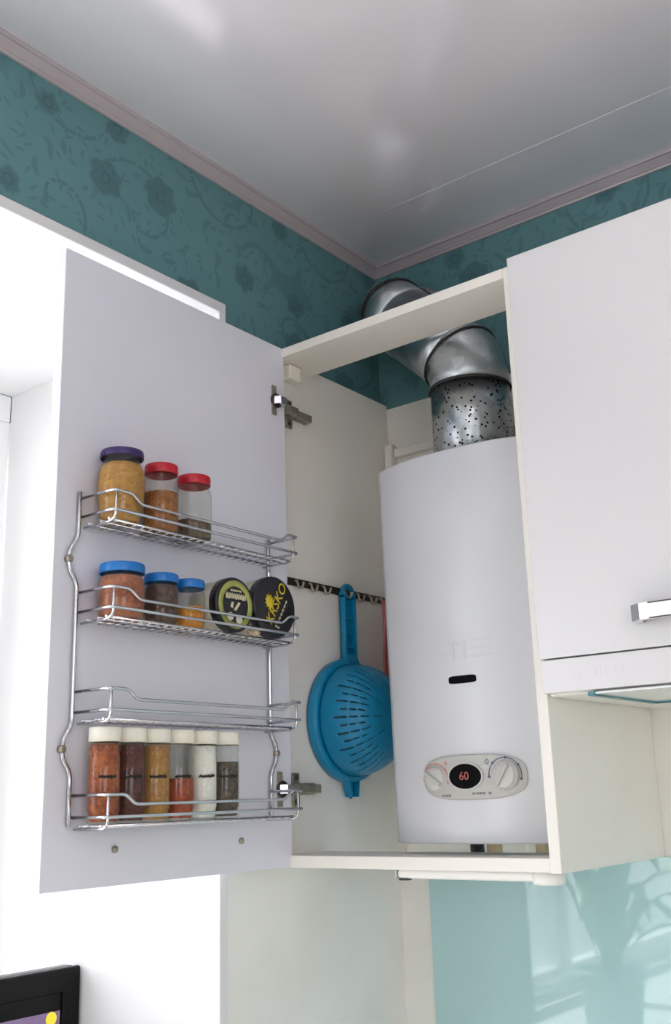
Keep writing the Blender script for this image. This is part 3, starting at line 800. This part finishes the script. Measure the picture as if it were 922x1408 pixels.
def shaker(i, y, contm, fill, label):
    z = FLOORS[3]+.0048; r = .0203; h = .1165; hb = .0985
    j = Thing('spice_shaker', label, 'shaker', (JX, y, z))
    pr = [(r*.84, 0), (r*.94, .002), (r*.94, .012), (r, .016), (r, hb*.80), (r*.93, hb*.85), (r*.93, hb*.88), (r, hb*.91), (r*.96, hb)]
    bm = BM(lathe, pr, (JX, y, z), 30)
    for f in bm.faces: f.smooth = len(f.verts) == 4
    j.part('glass_body', bm, 'jarglass')
    top = hb*fill
    j.part('contents', BM(lathe, [(r*.78, .003), (r*.87, .006), (r*.87, .013), (r*.93, .017), (r*.93, min(top, hb*.79)), (r*.86, min(top, hb*.79)+max(0, top-hb*.79)+.0005)], (JX, y, z), 26), contm)
    bm = BM(lathe, [(r*1.0, hb), (r*1.0, h-.0015), (r*.96, h), (r*.5, h+.0003)], (JX, y, z), 32)
    j.part('cap', bm, 'cap')
    # handwritten name: a dark scribble round the glass
    rnd = random.Random(i*3+1); pts = []
    a0 = math.radians(-58); n = 26
    for k in range(n):
        a = a0 + math.radians(62)*k/(n-1); zz = .056+.0018*math.sin(k*1.9+i)+rnd.uniform(-.0006, .0006)
        pts.append((JX+(r+.0003)*math.cos(a), y+(r+.0003)*math.sin(a), z+zz))
    j.part('name_print', BM(tube, pts, .0011, 5), 'print_dark')
SH = [(-.7420, speckle('paprika_flakes', (172, 84, 38), (118, 48, 20), 240, .9, (196, 112, 56)), .97, 'ivory-capped spice shaker of red-brown paprika at the end of the bottom tier'),
      (-.7000, speckle('maroon_spice', (104, 34, 26), (58, 16, 14), 240, .9), .97, 'ivory-capped spice shaker full of dark maroon spice'),
      (-.6582, speckle('tan_spice', (190, 136, 74), (158, 106, 50), 260, .9, (176, 134, 52)), .97, 'ivory-capped spice shaker full of tan spice'),
      (-.6145, speckle('brick_red_spice', (186, 84, 42), (142, 54, 24), 260, .9), .54, 'ivory-capped spice shaker half full of brick red spice'),
      (-.5712, speckle('white_salt', (250, 249, 246), (238, 237, 232), 300, .9), .97, 'ivory-capped spice shaker full of white salt'),
      (-.5278, speckle('black_pepper', (112, 98, 84), (58, 48, 42), 230, .9), .76, 'ivory-capped spice shaker of grey ground pepper')]
for i, (y, cm, fl_, lb) in enumerate(SH): shaker(i, y, cm, fl_, lb)

def tin(label, y, r, kind):
    z = FLOORS[1]+.0046+r
    x1 = RF-.0045; x0 = RB+.004
    c = Thing('tea_tin', label, 'tin', (JX, y, z-r), None)
    c.part('body', BM(lathe, [(r*.955, x0), (r*.965, x0+.002), (r*.965, x1-.013)], (0, y, z), 44, 'x'), 'tin_body')
    ld = c.part('lid', BM(lathe, [(r, x1-.014), (r, x1-.003), (r*.985, x1-.001), (r*.94, x1), (r*.5, x1)], (0, y, z), 56, 'x'), 'tin_black', label='black round lid')
    def ring(r0, r1, d, n=48, oy=0, oz=0):
        bm = bmesh.new()
        lathe(bm, [(r0, x1), (r0, x1+d), (r1, x1+d), (r1, x1)], (0, y+oy, z+oz), n, 'x', cap=False); return bm
    def blob(pts, d=.0006):
        return BM(prism, pts, lambda u, v, dd: Vector((dd, y+u, z+v)), x1-.0005, x1+d)
    if kind == 1:
        c.part('printed_ring', ring(r*.66, r*.88, .0005), 'olive', ld, 'olive green ring print')
        bm = bmesh.new()
        rnd = random.Random(4)
        for (u0, u1, v, hh) in ((-.010, .012, .019, .003), (-.020, .021, .008, .0085)):
            u = u0
            while u < u1:
                w = rnd.uniform(.0028, .0042)
                prism(bm, [(u, v), (u+w, v+rnd.uniform(-.001, .001)), (u+w*.9, v+hh), (u+w*.4, v+hh*.6), (u, v+hh)], lambda a, b_, dd: Vector((dd, y+a, z+b_)), x1-.0005, x1+.0006); u += w+.0012
        for pts in ([(-.004, -.008), (.001, -.009), (.010, .003), (.006, .004)], [(-.011, -.004), (-.006, -.006), (-.004, .003), (-.008, .003)]):
            prism(bm, pts, lambda a, b_, dd: Vector((dd, y+a, z+b_)), x1-.0005, x1+.0006)
        c.part('lid_print', bm, 'creamprint', ld)
        bm = bmesh.new()
        for (cu_, cv, q) in ((-.011, -.018, .0065), (.007, -.021, .0065)):
            prism(bm, [(cu_+q*math.cos(2*PI*k/14), cv+q*.9*math.sin(2*PI*k/14)) for k in range(14)], lambda a, b_, dd: Vector((dd, y+a, z+b_)), x1-.0005, x1+.0009)
        c.part('cup_print', bm, 'cap', ld)
    else:
        # golden flower emblem and slanting name
        n = 22; pts = []
        for k in range(n):
            q = .0125 if k % 2 == 0 else .0080
            pts.append((-.0135+q*math.cos(2*PI*k/n)*.8, .007+q*math.sin(2*PI*k/n)))
        c.part('flower_print', blob(pts), 'gold', ld, 'golden flower emblem')
        ang = math.radians(60)
        ux = Vector((0, math.cos(ang), math.sin(ang))); uy = Vector((0, -math.sin(ang), math.cos(ang)))
        c.part('name_print', text_bm('KRSKO', .0225, frame_mtx(Vector((x1+.0006, y+.002, z+.005)), ux, uy), .0004, .15), 'gold', ld)
        o = Vector((x1+.0006, y+.0165, z-.006))
        bm = bmesh.new()
        for k in range(6):
            p0 = o+ux*(-.022+k*.0075)
            prism(bm, [(0, 0), (.005, 0), (.005, .0022), (0, .0022)], lambda a, b_, dd: p0+ux*a+uy*b_+Vector((dd, 0, 0)), -.001, .0003)
        c.part('small_print', bm, 'creamprint', ld)
        p0 = Vector((x1, y-.001, z-.030)); bm = bmesh.new()
        for k in range(2): prism(bm, [(k*.005, -k*.002), (k*.005+.004, -k*.002), (k*.005+.004, .003-k*.002), (k*.005, .003-k*.002)], lambda a, b_, dd: p0+Vector((dd, a, b_)), -.001, .0006)
        c.part('base_print', bm, 'creamprint', ld)
tin('smaller black-lidded tin with olive ring print lying on its side', -.5345, .0398, 1)
tin('large black-lidded tin with golden flower print lying on its side', -.4480, .0467, 2)
# crumpled wrapper wedged between the tins
bm = bmesh.new(); bmesh.ops.create_icosphere(bm, subdivisions=3, radius=1)
rnd = random.Random(9)
for v in bm.verts:
    k = 1+.22*math.sin(v.co.x*7+v.co.z*5)*math.cos(v.co.y*6)+rnd.uniform(-.05, .05)
    v.co = Vector((RF-.0125+v.co.x*k*.006, -.4885+v.co.y*k*.013, FLOORS[1]+.0100+v.co.z*k*.0048))
single('crumpled_wrapper', bm, 'wrapper', 'small cream crumpled wrapper wedged between the two tins', 'wrapper', (RF-.014, -.4885, FLOORS[1]+.005))

# ------------------------------------------------------------------ small television on the window sill
tvx = -.30; tyR, tyL = -.468, -.955; tzT, tzB = -.1425, -.455
tv = Thing('television', 'small black flat television with thick bezel on the window sill', 'television', (tvx-.03, (tyR+tyL)/2, WZ0))
bm = bmesh.new()
t_ = bmesh.new(); box(t_, (tvx-.035, tyL, tzB), (tvx, tyR, tzT), .010, 4); merge(bm, t_)
tv.part('casing', bm, 'tv_black')
bm = bmesh.new()
for lo, hi in (((tvx-.004, tyL, tzT-.036), (tvx+.006, tyR, tzT)), ((tvx-.004, tyL, tzB), (tvx+.006, tyR, tzB+.036)), ((tvx-.004, tyL, tzB+.03), (tvx+.006, tyL+.034, tzT-.03)), ((tvx-.004, tyR-.034, tzB+.03), (tvx+.006, tyR, tzT-.03))): box(bm, lo, hi, .004, 3)
tv.part('bezel', bm, 'tv_black', label='glossy black bezel')
bm = bmesh.new(); box(bm, (tvx-.002, tyL+.03, tzB+.03), (tvx+.0015, tyR-.03, tzT-.03))
scr = tv.part('screen', bm, 'tv_black')
tv.part('picture', bbox((tvx+.0012, tyL+.036, tzB+.07), (tvx+.0022, tyR-.036, tzT-.0605)), 'screen', scr, 'lit reddish purple picture')
tv.part('picture_spot', BM(lathe, [(.010, tvx+.002), (.010, tvx+.0028)], (0, tyR-.052, tzT-.070), 20, 'x'), 'screen_spot', scr)
bm = bmesh.new(); box(bm, (tvx-.03, -.735, WZ0+.012), (tvx-.012, -.69, tzB+.02), .003)
tv.part('stand_neck', bm, 'tv_black')
tv.part('stand_base', BM(lathe, [(.10, WZ0+.0005), (.10, WZ0+.006), (.08, WZ0+.013), (.03, WZ0+.016)], (tvx-.02, -.7125, 0), 36), 'tv_black')

# ------------------------------------------------------------------ potted plant on the sill (mirrored by the splashback)
px, py = -.17, -1.22
pl = Thing('potted_plant', 'leafy green potted plant on the window sill', 'plant', (px, py, WZ0))
pl.part('pot', BM(lathe, [(.062, WZ0+.001), (.068, WZ0+.004), (.088, WZ0+.165), (.094, WZ0+.168), (.094, WZ0+.185), (.086, WZ0+.186), (.084, WZ0+.165), (.03, WZ0+.164)], (px, py, 0), 40), 'pot')
pl.part('soil', BM(lathe, [(.083, WZ0+.150), (.084, WZ0+.170), (.03, WZ0+.174)], (px, py, 0), 28), 'soil')
rnd = random.Random(21)
def leaf(az, L, lift, wd):
    bm = bmesh.new(); n = 9; rows = []
    dirh = Vector((math.cos(az), math.sin(az), 0)); side = Vector((-math.sin(az), math.cos(az), 0))
    for k in range(n+1):
        u = k/n
        p = Vector((px, py, WZ0+.168)) + dirh*(L*(.08+.92*u**1.25)) + Vector((0, 0, lift*math.sin(min(u*1.25, 1.25)*PI*.62)*1.15))
        w = wd*(.12+.88*math.sin(PI*min(1, (u*.92+.06)))**.8) if u > .18 else wd*.14
        rows.append([bm.verts.new(p+side*w*s+Vector((0, 0, abs(s)*w*.25))) for s in (-1, 0, 1)] if k < n else [bm.verts.new(p)]*3)
    for a, b_ in zip(rows, rows[1:]):
        for i in (0, 1):
            vs = []
            for v in (a[i], a[i+1], b_[i+1], b_[i]):
                if v not in vs: vs.append(v)
            if len(vs) > 2: f = bm.faces.new(vs); f.smooth = True
    o = pl.part('leaf', bm, 'leaf')
    s = o.modifiers.new('thickness', 'SOLIDIFY'); s.thickness = .0012
for k in range(17):
    leaf(k*2.399+rnd.uniform(-.2, .2), rnd.uniform(.17, .33), rnd.uniform(.10, .30), rnd.uniform(.020, .032))
